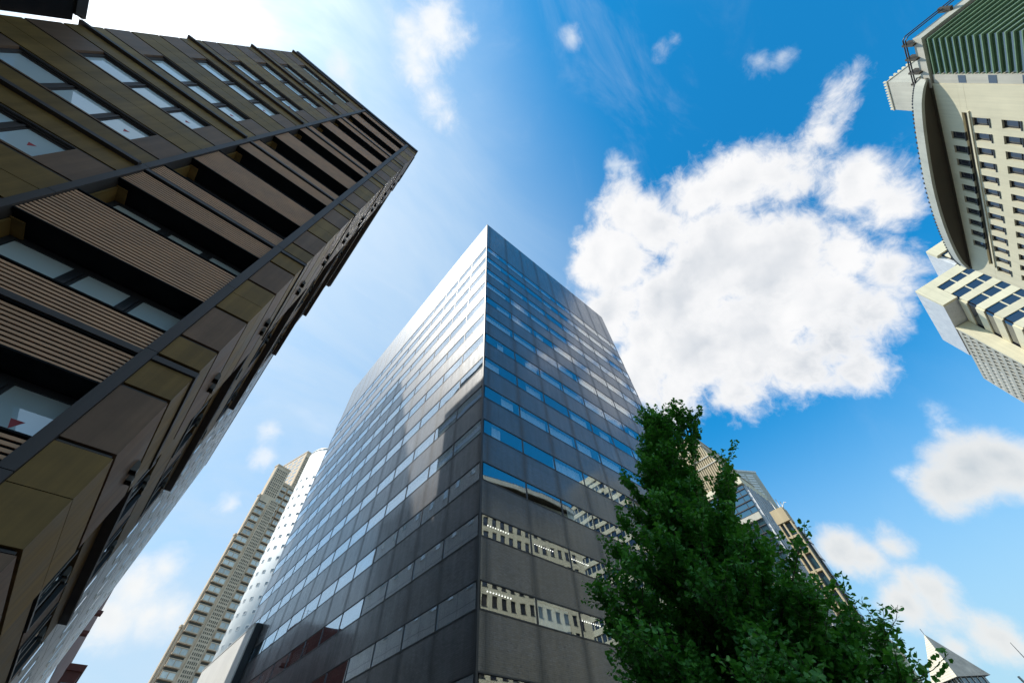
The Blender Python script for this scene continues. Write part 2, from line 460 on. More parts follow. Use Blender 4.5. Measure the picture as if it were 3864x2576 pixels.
def tiled_tower():
    t = thing('tiled_office_tower', 'dark glazed tile office tower with ribbon windows, its sharp corner in mid picture', 'office tower', (TX, TY, 0))
    zs = [0.0]
    for z, WH in zip(ROWS, WHS): zs += [z - WH, z]
    zs.append(TH)
    wl, wr = MB(), MB()
    for i in range(0, len(zs), 2):
        z0, z1 = zs[i], zs[i+1]
        wl.box(TX, TX + .9, TY + .09, TY + TD, z0, z1)
        wr.box(TX + .09, TX + TW, TY, TY + .9, z0, z1)
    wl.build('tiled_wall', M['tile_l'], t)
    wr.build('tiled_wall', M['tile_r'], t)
    c = MB()
    c.box(TX - .02, TX + .10, TY - .02, TY + .10, 0, TH - .02)
    c.build('corner_post', M['dark_metal'], t)
    # slim metal lines at head and sill of every ribbon
    tr = MB()
    for z, WH in zip(ROWS, WHS):
        for zz in (z - .005, z - WH - .05):
            tr.box(TX - .022, TX + .10, TY + .105, TY + TD - .02, zz, zz + .055)
            tr.box(TX + .105, TX + TW - .02, TY - .022, TY + .10, zz, zz + .055)
    tr.build('ribbon_trim', M['dark_metal'], t)
    cap = MB().box(TX + .02, TX + TW - .02, TY + .02, TY + TD - .02, TH - .3, TH - .12).box(TX + TW - .9, TX + TW, TY + .91, TY + TD, 0, TH - .4).box(TX + .91, TX + TW - .91, TY + TD - .9, TY + TD, 0, TH - .4)
    cap.build('rear_wall', M['grey_wall'], t)
    core = MB().box(TX + 2.6, TX + TW - 1, TY + 2.6, TY + TD - 1, 0, TH - 1)
    for z in ROWS: core.box(TX + .91, TX + 2.59, TY + .91, TY + TD - 1, z + .05, z + .25); core.box(TX + 2.59, TX + TW - 1, TY + .91, TY + 2.59, z + .05, z + .25)
    core.build('interior', M['interior'], t)
    bx = [.13] + [3.75 + 3.25*k for k in range(8)] + [TW - .06]
    by = [.13] + [3.4 + 3.2*k for k in range(13)] + [TD - .06]
    wins = []
    r_ = random.Random(3)
    for ri, z in enumerate(ROWS):
        for f, bb in (('r', bx), ('l', by)):
            for k in range(len(bb) - 1):
                a, b = bb[k], bb[k+1]
                P = Vector((TX + (a+b)/2, TY, z)) if f == 'r' else Vector((TX, TY + (a+b)/2, z))
                V = P - Vector((0, 0, 1.6)); L = V.length
                cosn = abs(V.y if f == 'r' else V.x) / L
                wins.append((-(b-a) * cosn / L**2 * (1 if 5 < z else .01), ri, z, f, k, a, b))
    wins.sort()

    def pieces(z, f, a, b, ri, k):
        fr, gl, cu, lp = MB(), MB(), MB(), MB()
        z0, z1 = z - WHS[ri] + .03, z - .03
        def bx_(mb, u0, u1, d0, d1, zz0, zz1):
            if f == 'r': mb.box(TX + u0, TX + u1, TY + d0, TY + d1, zz0, zz1)
            else: mb.box(TX + d0, TX + d1, TY + u0, TY + u1, zz0, zz1)
        bx_(fr, b - .045, b + .045, -.012, .085, z0 - .02, z1 + .02)
        bx_(gl, a + .05, b - .05, .012, .03, z0, z1)
        p = .85 if (f == 'r' and ri in (5, 6, 7, 8, 9, 10, 11, 12, 13, 14)) else (.45 if ri > 4 else .18)
        if f == 'r' and k == 0 and ri > 4: p = 1
        if f == 'l' and k < 4 and ri > 4: p = .75
        if r_.random() < p:
            u0 = a + .12 + (b - a) * (0 if r_.random() < .6 else r_.uniform(0, .5)); u1 = b - .12 - (b - a) * (0 if r_.random() < .6 else r_.uniform(0, .55))
            drop = 0 if r_.random() < .8 else r_.uniform(.1, .5)
            if u1 - u0 > .4:
                n = max(4, int((u1 - u0) / .16)); pts = []
                for i in range(n + 1): pts.append((u0 + (u1 - u0)*i/n, .28 + (.05 if i % 2 else 0) + r_.uniform(-.012, .012)))
                for (ua, da), (ub, db) in zip(pts, pts[1:]):
                    q = [(ua, da, z0 + drop), (ub, db, z0 + drop), (ub, db, z1), (ua, da, z1)]
                    w = [(TX + u, TY + d, zz) if f == 'r' else (TX + d, TY + u, zz) for u, d, zz in q]
                    cu.face(w)
        if f == 'r' and ri in (2, 3) and k < 3:
            for i in range(9): bx_(lp, a + 1.0 + i*.19, a + 1.04 + i*.19, .72, .76, z - .04, z - .01)
        return fr, gl, cu, lp
    rest = [MB(), MB(), MB(), MB()]; rest_l = MB()
    for i, (s_, ri, z, f, k, a, b) in enumerate(wins):
        fr, gl, cu, lp = pieces(z, f, a, b, ri, k)
        if i < 100:
            w = fr.build('window', M['dark_metal'], t)
            gl.build('pane', M['glass_t' if f == 'r' else 'glass_u'], w)
            if cu.f: cu.build('curtain', M['curtain'], w)
            if lp.f: lp.build('ceiling_lamp', M['lamp'], w)
        else:
            for tgt, src in zip((rest[0], rest[1] if f == 'r' else rest_l, rest[2], rest[3]), (fr, gl, cu, lp)):
                o = len(tgt.v); tgt.v += src.v; tgt.f += [tuple(x + o for x in q) for q in src.f]
    A = MB()
    for mi, src in enumerate(rest[:3] + [rest_l]):
        o = len(A.v); A.v += src.v; A.f += [tuple(x + o for x in q) for q in src.f]; A.m += [mi]*len(src.f); A.sm += [False]*len(src.f)
    A.build('distant_window', [M['dark_metal'], M['glass_t'], M['curtain'], M['glass_u']], t, stuff=True)


tiled_tower()

# ------------------------------------------------------------------ olive panelled building (left)
LY, LZ = 10.3, 46.4
MODB = [-4.6 + 7.25*k for k in range(8)]   # underside level of each two-storey module (…, 2.65, 9.9, 17.15 …)
STRIPS = [(0.0, .78, 'o'), (.89, 2.39, 'g'), (2.50, 4.35, 'o'), (4.46, 5.99, 'g'), (6.10, 6.93, 'o')]


def olive_building():
    t = thing('panelled_office_building', 'olive and grey metal panelled building with timber louvre bands, leaning in from the left', 'office building', (-8.0, LY, 0))
    core = MB()
    core.box(-14.95, -8.05, LY + .50, 30.0, 0, LZ - .5)
    core.box(-8.05, -3.2, LY + 1.25, 30.0, 0, LZ - .5)
    core.box(-3.2, -2.07, LY + .13, 15.2, 0, LZ - .5)
    core.box(-3.2, -2.62, 15.2, 30.4, 0, LZ - .5)
    core.build('structure_core', M['black'], t)
    for x0, x1 in ((-8.05, -7.84), (-3.22, -2.95)):
        pm = MB()
        for i in range(14):
            z0 = i * 3.62 - 1.0
            pm.box(x0, x1, LY - .06, LY + .55 if x0 < -5 else LY + .3, z0, min(z0 + 3.605, LZ - .05))
        pm.build('pilaster', M['ledge_metal'], t)
    deep = MB().box(-8.04, -7.85, LY + .55, LY + 1.24, 0, LZ - .5).box(-3.21, -2.96, LY + .3, LY + 1.24, 0, LZ - .5)
    deep.build('recess_jamb', M['dark_metal'], t)
    # roof edge
    MB().box(-15.0, -1.93, LY - .16, LY + .6, LZ + .02, LZ + .42).box(-2.6, -1.88, LY + .6, 14.0, LZ + .02, LZ + .42).box(-3.0, -2.3, 14.0, 30.6, LZ - .5, LZ + .2).build('roof_edge', M['dark_metal'], t)
    MB().box(-15.0, -2.0, LY + .13, 30.5, LZ - .5, LZ + .018).build('roof', M['roof_grey'], t)
    MB().box(-15.03, -14.96, LY + .13, 30.2, 0, LZ - .55).build('end_wall', M['brown_grey'], t)
    for b in MODB:
        top = b + 7.25
        if top < 2: continue
        # projecting ledge across the front and round the side
        lg = MB()
        zt = b + 7.11
        if zt < LZ - .3:
            lg.box(-15.12, -8.06, LY - .16, LY + .4, zt - .16, zt)
            lg.box(-7.82, -3.23, LY - .06, LY + .4, zt - .16, zt)
            lg.box(-2.94, -1.90, LY - .06, LY + .14, zt - .16, zt)
            lg.box(-2.08, -1.90, LY + .14, 15.2, zt - .16, zt)
            lg.box(-2.62, -2.10, 15.21, 30.6, zt - .2, zt)
            lg.build('ledge', M['ledge_metal'], t)
        for a, c, kind in STRIPS:
            z0, z1 = max(b + a, 0.02), min(b + c, LZ - .02)
            if z1 - z0 < .15: continue
            m = M['olive'] if kind == 'o' else M['brown_grey']
            # left bay
            p = MB()
            if kind == 'o':
                if c - a > 1.5:
                    zm = z0 + (z1 - z0) * .5
                    p.box(-15.0, -8.06, LY, LY + .12, z0, zm - .012).box(-15.0, -8.06, LY, LY + .12, zm + .012, z1)
                else: p.box(-15.0, -8.06, LY, LY + .12, z0, z1)
                p.build('panel', m, t)
            else:
                p.box(-15.0, -13.5, LY, LY + .12, z0, z1).box(-9.13, -8.06, LY, LY + .12, z0, z1)
                p.box(-13.5, -9.13, LY, LY + .2, z0, z0 + .07)
                p.build('panel', m, t)
                # recessed three-light window
                f = MB()
                f.box(-13.5, -9.13, LY + .12, LY + .5, z1 - .02, z1 + .05)
                f.box(-13.5, -13.40, LY + .12, LY + .5, z0 + .07, z1 - .02); f.box(-9.21, -9.13, LY + .12, LY + .5, z0 + .07, z1 - .02)
                for xm in (-11.89, -10.43):
                    f.box(xm - .15, xm + .15, LY + .19, LY + .26, z0 + .07, z1 - .02)
                    f.box(xm + .03, xm + .10, LY + .14, LY + .19, z0 + .07, z1 - .1)
                f.box(-13.4, -9.21, LY + .19, LY + .26, z1 - .10, z1 - .02); f.box(-13.4, -9.21, LY + .19, LY + .26, z0 + .07, z0 + .12)
                w = f.build('window', M['ledge_metal'], t)
                for k, (x0, x1) in enumerate(((-13.40, -12.05), (-11.73, -10.59), (-10.27, -9.21))):
                    pn = B1(x0, x1, LY + .215, LY + .235, z0 + .10, z1 - .06).build('pane', M['glass_l'], w)
                cx, cz = -9.72, (z0 + z1)/2 + .02
                y_ = LY + .211
                tri = MB()
                tri.face([(cx - .10, y_, cz + .09), (cx, y_, cz - .10), (cx + .10, y_, cz + .09)]); tri.face([(cx - .10, y_ + .003, cz + .09), (cx + .10, y_ + .003, cz + .09), (cx, y_ + .003, cz - .10)])
                tri.build('rescue_marker', M['red'], w)
            # corner strip and its return down the side
            p = MB()
            hs = ((z0, z1),) if c - a < 1.7 else ((z0, (z0+z1)/2 - .008), ((z0+z1)/2 + .008, z1))
            for h0, h1 in hs:
                p.prism([(-2.94, LY), (-1.95, LY), (-1.95, 15.15), (-2.06, 15.15), (-2.06, LY + .12), (-2.94, LY + .12)], h0, h1)
            p.build('corner_panel', m, t)
            # side wall behind the corner: panels, dark window slots
            for ya_, yb_ in (((15.6, 30.5),) if kind == 'o' else ((15.6, 18.0), (22.6, 24.6), (29.2, 30.5))):
                B1(-2.61, -2.45, ya_, yb_, z0, z1).build('side_panel', m, t)
            if kind == 'g':
                w = MB()
                for y0 in (18.0, 24.6):
                    y1 = y0 + 4.6
                    w.box(-2.55, -2.40, y0, y0 + .1, z0, z1).box(-2.55, -2.40, y1 - .1, y1, z0, z1).box(-2.55, -2.40, y0 + .1, y1 - .1, z0, z0 + .08)
                    w.box(-2.55, -2.47, y0 + 1.5, y0 + 1.75, z0 + .08, z1).box(-2.55, -2.47, y0 + 2.95, y0 + 3.2, z0 + .08, z1)
                w = w.build('side_window', M['dark_metal'], t)
                B1(-2.60, -2.58, 18.1, 22.5, z0 + .08, z1).box(-2.60, -2.58, 24.7, 29.1, z0 + .08, z1).build('pane', M['glass_d'], w)
                # paired vent hoods
                for yv in (12.7, 20.3, 26.9):
                    for dv in (0, .55):
                        xw = -1.95 if yv < 15 else -2.45
                        h = MB(); n = 8
                        poly = [(0, 0)] + [(.15*math.cos(math.pi*.5*i/n), .30*math.sin(math.pi*.5*i/n)) for i in range(n + 1)]
                        b0 = len(h.v)
                        for yy in (yv + dv, yv + dv + .26):
                            h.v += [(xw + px, yy, z1 - .5 + pz) for px, pz in poly]
                        m_ = len(poly)
                        for i in range(m_):
                            j = (i+1) % m_
                            if i == 0: continue
                            h.f.append((b0 + i, b0 + j, b0 + m_ + j, b0 + m_ + i)); h.m.append(0); h.sm.append(True)
                        h.f.append(tuple(b0 + i for i in range(m_))); h.m.append(0); h.sm.append(False)
                        h.f.append(tuple(b0 + m_ + i for i in reversed(range(m_)))); h.m.append(0); h.sm.append(False)
                        h.build('vent_hood', M['hood'], t)
            # joint liners: thin metal lines in the open joints
        for (a0, c0, _), (a1, c1, _) in zip(STRIPS, STRIPS[1:]):
            zz = b + (c0 + a1)/2
            if 0.1 < zz < LZ - .1:
                B1(-15.0, -8.06, LY + .03, LY + .10, zz - .030, zz + .024).build('joint_liner', M['ledge_metal'], t)
                B1(-2.94, -2.0, LY + .05, LY + .11, zz - .024, zz + .018).build('joint_liner', M['ledge_metal'], t)
        # right bay: timber louvre bands and deep window recesses
        for a, c in ((-.10, .70), (2.40, 4.24), (5.86, 6.90)):
            z0, z1 = max(b + a, .02), min(b + c, LZ - .3)
            if z1 - z0 < .2: continue
            n = max(2, round((z1 - z0) / .119)); pt = (z1 - z0) / n
            lv = MB()
            for i in range(n):
                zz = z0 + i * pt
                lv.box(-7.82, -3.23, LY + .02, LY + .05, zz + pt*.05, zz + pt*.62)
            s = lv.build('louvre_screen', M['louvre'], t)
            bk = MB().box(-7.82, -3.23, LY + .16, LY + .9, z0 - .02, z1 + .02).box(-7.82, -3.23, LY - .01, LY + .15, z0 - .05, z0 - .002).box(-7.82, -3.23, LY - .01, LY + .15, z1 + .002, z1 + .045)
            bk.build('backing', M['black'], s)
        for a, c in ((.75, 2.35), (4.29, 5.82)):
            z0, z1 = b + a, b + c
            if z1 > LZ - .4 or z1 < 1: continue
            f = MB()
            f.box(-7.81, -3.24, LY + .92, LY + 1.04, z0 - .3, z0 + .02).box(-7.81, -3.24, LY + .92, LY + 1.04, z1 - .12, z1 + .1)
            for xm in (-7.7, -6.1, -4.72, -3.40): f.box(xm - (.16 if -7 < xm < -4 else .08), xm + (.16 if -7 < xm < -4 else .08), LY + .92, LY + 1.04, z0 + .02, z1 - .12)
            for xm in (-6.1, -4.72): f.box(xm + .02, xm + .09, LY + .86, LY + .92, z0 + .02, z1 - .2)
            w = f.build('recessed_window', M['dark_metal'], t)
            for x0, x1 in ((-7.60, -6.26), (-5.94, -4.88), (-4.56, -3.48)):
                B1(x0, x1, LY + .97, LY + .99, z0 + .02, z1 - .12).build('pane', M['glass_l'], w)
            B1(-7.81, -7.50, LY + .3, LY + .9, z1 - .06, z1 - .02).box(-7.815, -7.76, LY + .35, LY + .91, z0, z1 - .07).build('jamb_lining', M['olive'], w)
            cx, cz, y_ = -3.95, z0 + .62, LY + .966
            tri = MB(); tri.face([(cx - .12, y_, cz + .10), (cx, y_, cz - .12), (cx + .12, y_, cz + .10)])
            tri.face([(cx - .12, y_ + .003, cz + .10), (cx + .12, y_ + .003, cz + .10), (cx, y_ + .003, cz - .12)])
            tri.build('rescue_marker', M['red'], w)


olive_building()

# ------------------------------------------------------------------ dark neighbour, top left
t = thing('dark_building', 'near black building corner jutting into the top left, cutting across the olive facade', 'building', (-20, 0, 0))
MB().box(-32, -15.2, -22, LY - .02, 0, 23.9).build('wall', M['black'], t)
MB().box(-32.1, -15.12, -22.1, LY - .3, 23.9, 24.3).box(-32.0, -15.16, -22, LY - .15, 24.3, 24.5).build('parapet', M['dark_metal'], t)
for i in range(3):
    w = MB()
    for k in range(4): w.box(-15.22, -15.17, 7.6 - 3.4*k, 9.6 - 3.4*k, 19.6 - 3.7*i, 21.6 - 3.7*i)
    w.build('window_row', M['glass_d'], t)

# ------------------------------------------------------------------ pale slotted building behind it
t = thing('slotted_building', 'pale silver wall with rows of small windows seen edge-on past the olive building', 'building', (-3, 46, 0))
SX, SZ, SY0, SY1 = -2.9, 38.6, 31.2, 64.5
MB().box(-16, SX, SY0, SY1, 0, SZ).build('wall', M['silver'], t)
MB().box(-16.05, SX + .06, SY0 - .06, SY1 + .06, SZ, SZ + .35).build('parapet', M['silver'], t)
jm = MB()
for i in range(1, 11): jm.box(SX, SX + .006, SY0, SY1, i*3.5 + .55, i*3.5 + .58)
for k in range(1, 9): jm.box(SX, SX + .005, SY0 + 3.8*k, SY0 + 3.8*k + .03, 0, SZ)
jm.build('panel_joint', M['dark_metal'], t)
cnt = 0; sw = []
for i in range(10):
    for k in range(9):
        y0 = SY0 + 1.3 + 3.6*k; z0 = 2.0 + i*3.5
        f = MB().box(SX, SX + .03, y0 - .06, y0, z0 - .06, z0 + 1.36).box(SX, SX + .03, y0 + 1.05, y0 + 1.11, z0 - .06, z0 + 1.36).box(SX, SX + .05, y0, y0 + 1.05, z0 - .08, z0).box(SX, SX + .03, y0, y0 + 1.05, z0 + 1.3, z0 + 1.36)
        w = f.build('window', M['white_metal'], t)
        B1(SX + .002, SX + .012, y0, y0 + 1.05, z0, z0 + 1.3).build('pane', M['glass_w'], w)

# ------------------------------------------------------------------ red-brown building further along the street
t = thing('red_brick_building', 'red-brown tiled block with stepped balconies low in the bottom left corner', 'building', (-5, 105, 0))
MB().box(-30, -4.6, 99, 150, 0, 34.2).build('wall', M['brick_red'], t)
MB().box(-3.2, -1.2, 103, 112, 0, 23.2).build('balcony_tower', M['brick_red'], t)
MB().box(-3.3, -1.0, 102.7, 112.2, 23.2, 24.0).build('balcony_roof', M['brick_red'], t)
for i in range(6):
    z0 = 4.2 + 3.2*i
    b = MB().box(-4.59, -3.5, 113, 149, z0, z0 + 1.1)
    b.build('balcony', M['brick_red'], t)
    w = MB().box(-4.58, -4.5, 97, 149, z0 + 1.15, z0 + 2.7).build('window_band', M['glass_d'], t)
    MB().box(-2.9, -1.6, 102.93, 102.98, z0 + .2, z0 + 1.6).build('window', M['glass_d'], t)
for yy, zz in ((97.5, 29.), (99.5, 26.8)):
    MB().box(-4.59, -3.6, yy, yy + 1.2, zz, zz + .5).build('ledge', M['brick_red'], t)
an = MB().tube([(-7, 104, 34.2), (-7, 104, 38.0)], .04)
for i in range(4): an.tube([(-7.9, 104, 36.2 + .5*i), (-6.1, 104, 36.2 + .5*i)], .025)
an.build('roof_aerial', M['dark_metal'], t)
MB().cyl(-9, 118, 1.6, 34.2, 36.4, 16).build('water_tank', M['grey_wall'], t)

# ------------------------------------------------------------------ tall slab out of view that shades the tiled tower
t = thing('slab_tower', 'tall grey slab hidden behind the olive building, its shadow on the tiled tower', 'tower', (-31, 80, 0))
MB().box(-38.3, -20, 56.9, 79.5, 0, 92.6).build('wall', M['grey_wall'], t)
MB().box(-38.4, -19.9, 56.8, 79.6, 92.6, 92.9).build('parapet', M['dark_metal'], t)
for i in range(22):
    z0 = 3 + 4*i
    MB().box(-19.99, -19.9, 58, 78.5, z0, z0 + 1.6).box(-37.5, -21, 56.8, 56.89, z0, z0 + 1.6).build('window_band', M['glass_d'], t)

# ------------------------------------------------------------------ stepped concrete skyscraper (far left), local frame turned 15 degrees
def skyscraper():
    t = thing('stepped_skyscraper', 'very tall stepped concrete skyscraper with lattice shafts, left of the white round tower', 'skyscraper', (49.4, 341., 0), R(15), local=True)
    def shaft(u0, u1, v0, v1, z1, z0=0):
        MB().box(u0, u1, v0, v1, z0, z1).build('shaft', M['conc'], t)
        MB().box(u0 - .3, u1 + .3, v0 - .3, v1 + .3, z1, z1 + 1.2).build('parapet', M['conc'], t)
    shaft(0, 8, 0, 54, 241)
    shaft(8.4, 22, -3, 54, 246)
    shaft(-23.5, -12.3, -14, -9.5, 206)
    shaft(-12.0, -.4, -10, -2, 197)
    shaft(-25.0, -23.8, -13.5, -11, 178)
    shaft(-26.4, -25.3, -13, -11, 147)
    shaft(-27.4, -26.7, -12, -10.5, 93)
    # lattice columns: small dark slots cut in groups
    strip = MB().box(-16.0, -9.0, -14.6, -14.02, 0, 178.5).build('lattice_shaft', M['conc'], t)
    sl = []
    def slots(u0, u1, zlo, zhi, n, v):
        z = zhi
        while z - 2.5 > zlo:
            for hh in (1.3, 1.0):
                for i in range(n):
                    a = u0 + (u1 - u0) * (i + .22) / n; b = u0 + (u1 - u0) * (i + .74) / n
                    sl.append((a, b, v - .04, v + .02, z - hh, z))
                z -= hh + .65
            z -= .35
    slots(-22.6, -13.4, 178, 203.5, 6, -14.0)
    slots(-15.4, -9.6, 60, 178, 5, -14.6)
    slots(.8, 7.4, 198, 236, 5, 0)
    sl.sort(key=lambda q_: q_[4])
    lat = MB()
    for i, q_ in enumerate(sl):
        if i < 100: B1(*q_).build('lattice_opening', M['conc_dark'], strip)
        else: lat.box(*q_)
    lat.build('upper_lattice', M['conc_dark'], strip, stuff=True)
    wl = []
    z = 60.
    while z < 200:
        if z < 172: wl.append((-24.0 if z > 145 else -25.6, -17.4, -14.0, z))
        if z < 158: wl.append((-8.6, -1.2, -14.6, z))
        elif z < 192: wl.append((-11.4, -6.2, -10.2, z)); wl.append((-5.6, -.8, -10.2, z))
        z += 5.25
    MB().box(-8.8, -1.0, -14.6, -10.02, 0, 160).build('bay_shaft', M['conc'], t)
    for u0, u1, v, z in wl:
        w = MB()
        w.box(u0, u1, v - 1.0, v - .02, z - .55, z)                 # projecting sill band
        w.box(u0 + .2, u1 - .2, v - .9, v - .02, z + 2.75, z + 3.15)
        for f_ in (0, .5, 1):
            a = u0 + .25 + (u1 - u0 - .8) * f_; w.box(a, a + .3, v - .8, v - .02, z, z + 2.75)
        w = w.build('bay_window', M['conc'], t)
        g_ = MB().box(u0 + .55, (u0+u1)/2 - .2, v - .6, v - .03, z + .02, z + 2.7).box((u0+u1)/2 + .2, u1 - .55, v - .6, v - .03, z + .02, z + 2.7)
        g_.build('pane', M['pane_pale'], w)
        MB().box(u0 + .3, u1 - .3, v - .1, v - .02, z + 3.2, z + 4.5).build('dark_recess', M['conc_dark'], w)
    # sunlit flank: storey lines and pale window strips
    fl = MB(); gl = MB()
    for i in range(11):
        z = 200 + 4.0*i
        for k in range(6): gl.box(-.06, -.01, 4 + 8*k, 9.5 + 8*k, z, z + 2.0)
    gl.build('flank_window', M['glass_w'], t)
    gl = MB()
    for i in range(8):
        for k in range(3): gl.box(8.9 + 4.2*k, 12 + 4.2*k, -3.06, -3.01, 208 + 4.3*i, 210.6 + 4.3*i)
    gl.build('shade_window', M['glass_d'], t)


skyscraper()

# ------------------------------------------------------------------ white round tower
def round_tower():
    cx, cy, r, h = 33.2, 146.5, 10.3, 103.6
    t = thing('white_round_tower', 'smooth white cylindrical tower with a grid of tiny square windows', 'tower', (cx, cy, 0))
    MB().cyl(cx, cy, r, 0, h, 72).build('wall', M['white'], t)
    MB().cyl(cx, cy, r + .12, h + .002, h + .5, 72).build('roof_rim', M['white_metal'], t)
    a0 = math.atan2(-cy, -cx)
    lst = []
    for i in range(22):
        z = 90.6 - 3.62*i
        for k in range(-3, 6):
            a = a0 - .55 - .274*(k - 1)
            lst.append((abs(k - 2.0) * 3 + i, z, a))
    lst.sort()
    st = [MB(), MB()]
    for j, (_, z, a) in enumerate(lst):
        c, s_ = math.cos(a), math.sin(a)
        def pt(d, u, zz): return (cx + (r + d)*c - u*s_, cy + (r + d)*s_ + u*c, zz)
        f, g_ = MB(), MB()
        w_, hh = .50, .48
        for u0, u1, z0, z1 in ((-w_, -w_+.1, z-hh, z+hh), (w_-.1, w_, z-hh, z+hh), (-w_+.1, w_-.1, z-hh, z-hh+.1), (-w_+.1, w_-.1, z+hh-.1, z+hh)):
            b = len(f.v)
            f.v += [pt(-.05, u0, z0), pt(-.05, u1, z0), pt(.07, u1, z0), pt(.07, u0, z0), pt(-.05, u0, z1), pt(-.05, u1, z1), pt(.07, u1, z1), pt(.07, u0, z1)]
            for q_ in ((0,1,2,3),(4,7,6,5),(0,4,5,1),(1,5,6,2),(2,6,7,3),(3,7,4,0)): f.f.append(tuple(b+i_ for i_ in q_)); f.m.append(0); f.sm.append(False)
        g_.face([pt(.03, w_-.1, z-hh+.1), pt(.03, -w_+.1, z-hh+.1), pt(.03, -w_+.1, z+hh-.1), pt(.03, w_-.1, z+hh-.1)])
        if j < 100:
            o = f.build('window', M['white'], t); g_.build('pane', M['pane_grey'], o)
        else:
            for T_, src, mi in ((st[0], f, 0), (st[0], g_, 1)):
                b = len(T_.v); T_.v += src.v; T_.f += [tuple(x + b for x in q_) for q_ in src.f]; T_.m += [mi]*len(src.f); T_.sm += [False]*len(src.f)
    st[0].build('other_window', [M['white'], M['pane_grey']], t, stuff=True)


round_tower()

# ------------------------------------------------------------------ white wall with dark edge against the tiled tower
t = thing('white_fin_wall', 'white slab wall with a dark end, below the white round tower', 'wall', (11.3, 60, 0))
MB().box(10.95, 11.66, 55.03, 74, 0, 18.6).build('wall', M['white'], t)
MB().box(11.05, 11.68, 54.85, 55.0, 0, 18.7).build('end_cladding', M['dark_metal'], t)
MB().box(10.9, 11.68, 55.03, 74, 18.602, 18.7).build('coping', M['white_metal'], t)

# ------------------------------------------------------------------ buildings behind the tree
def crowned_tower():
    t = thing('crowned_tower', 'glass tower under a ribbed cream tapering crown, rising behind the tree', 'tower', (95, 32, 0))
    x0, y0, y1, x1 = 86.0, 20.9, 46.0, 104.0
    MB().box(x0, 97.5, y0, y1, 0, 47.6).build('glass_body', M['glass_k'], t)
    for i in range(36):
        z = 1.0 + 1.3*i
        if i % 9 == 3: MB().box(x0 - .35, x0 - .02, y0 - .1, y1, z, z + 1.25).build('stone_band', M['cream_grey'], t)
        else: MB().box(x0 - .18, x0 - .02, y0 - .05, y1, z, z + .16).build('glazing_bar', M['dark_metal'], t)
    for k in range(10): MB().box(x0 - .10, x0 - .01, y0 + 2.4*k + 1.2, y0 + 2.4*k + 1.3, 0, 47.55).build('mullion', M['dark_metal'], t)
    for k in range(8):
        x = x0 + .4 + 1.45*k
        MB().box(x, x + .22, y0 - .55, y0 - .02, 0, 47.6).build('fin', M['silver'], t)
    MB().box(x0 - .5, 97.6, y0 - .4, y1, 47.602, 49.2).build('cornice', M['cream'], t)
    # crown: three set-back ribbed tiers, the right side sloping
    tiers = ((49.202, 55.0, 22.0, 22.8, 0), (55.0, 57.0, 23.0, 23.8, 0), (57.0, 60.6, 23.9, 24.5, .25), (60.6, 64.4, 24.6, 25.3, .4))
    for z0, z1, ya, yb, ins in tiers:
        p = [(x0 + ins, ya), (x1 - 1, ya), (x1 - 1, y1 - ins), (x0 + ins, y1 - ins)]
        q_ = [(x0 + ins, yb), (x1 - 1, yb), (x1 - 1, y1 - ins - (yb-ya)), (x0 + ins, y1 - ins - (yb-ya))]
        c = MB().prism(p, z0, z1 - .25, 0, False, q_).build('crown_tier', M['cream_tan'], t)
        rb = MB(); n = int((y1 - ya) / .55)
        for i in range(n):
            yy = ya + (yb - ya) + .1 + i * (y1 - ins - (yb - ya) - yb - .2) / n
            rb.box(x0 + ins - .24, x0 + ins - .01, yy, yy + .24, z0 + .1, z1 - .3)
        rb.build('rib', M['cream_tan'], c)
        MB().box(x0 + ins - .35, x1 - .8, yb - .15, y1 - ins + .1, z1 - .248, z1 - .01).build('ledge', M['cream_grey'], c)
    MB().box(x0 + 1.2, x1 - 4, 26.5, 40, 64.4, 65.0).build('roof_plant', M['cream_grey'], t)


crowned_tower()


def grid_tower():
    t = thing('white_grid_tower', 'pale tower face with a grid of square windows, between crown and beige frame building', 'tower', (124.2, 29.6, 0), R(-30), local=True)
    MB().box(-14, 7.2, 0, 16, 0, 72.4).build('wall', M['cream_grey'], t)
    MB().box(-14.1, 7.3, -.15, 16.1, 72.402, 73).build('parapet', M['white_metal'], t)
    for k in range(5):
        u = -9.5 + 3.1*k
        lv = MB()
        for i in range(9): lv.box(u, u + 2.4, -.10, -.01, 63.6 + .9*i, 64.2 + .9*i)
        lv.build('louvre_panel', M['white_metal'], t)
        for i in range(12):
            z = 58.6 - 4.3*i
            f = MB().box(u - .1, u + 2.6, -.28, -.01, z - .25, z).box(u - .1, u + .05, -.2, -.01, z, z + 2.7).box(u + 2.45, u + 2.6, -.2, -.01, z, z + 2.7).box(u - .1, u + 2.6, -.2, -.01, z + 2.7, z + 2.9)
            w = f.build('window', M['white_metal'], t)
            B1(u + .05, u + 2.45, -.06, -.02, z, z + 2.7).build('pane', M['glass_d'], w)


grid_tower()


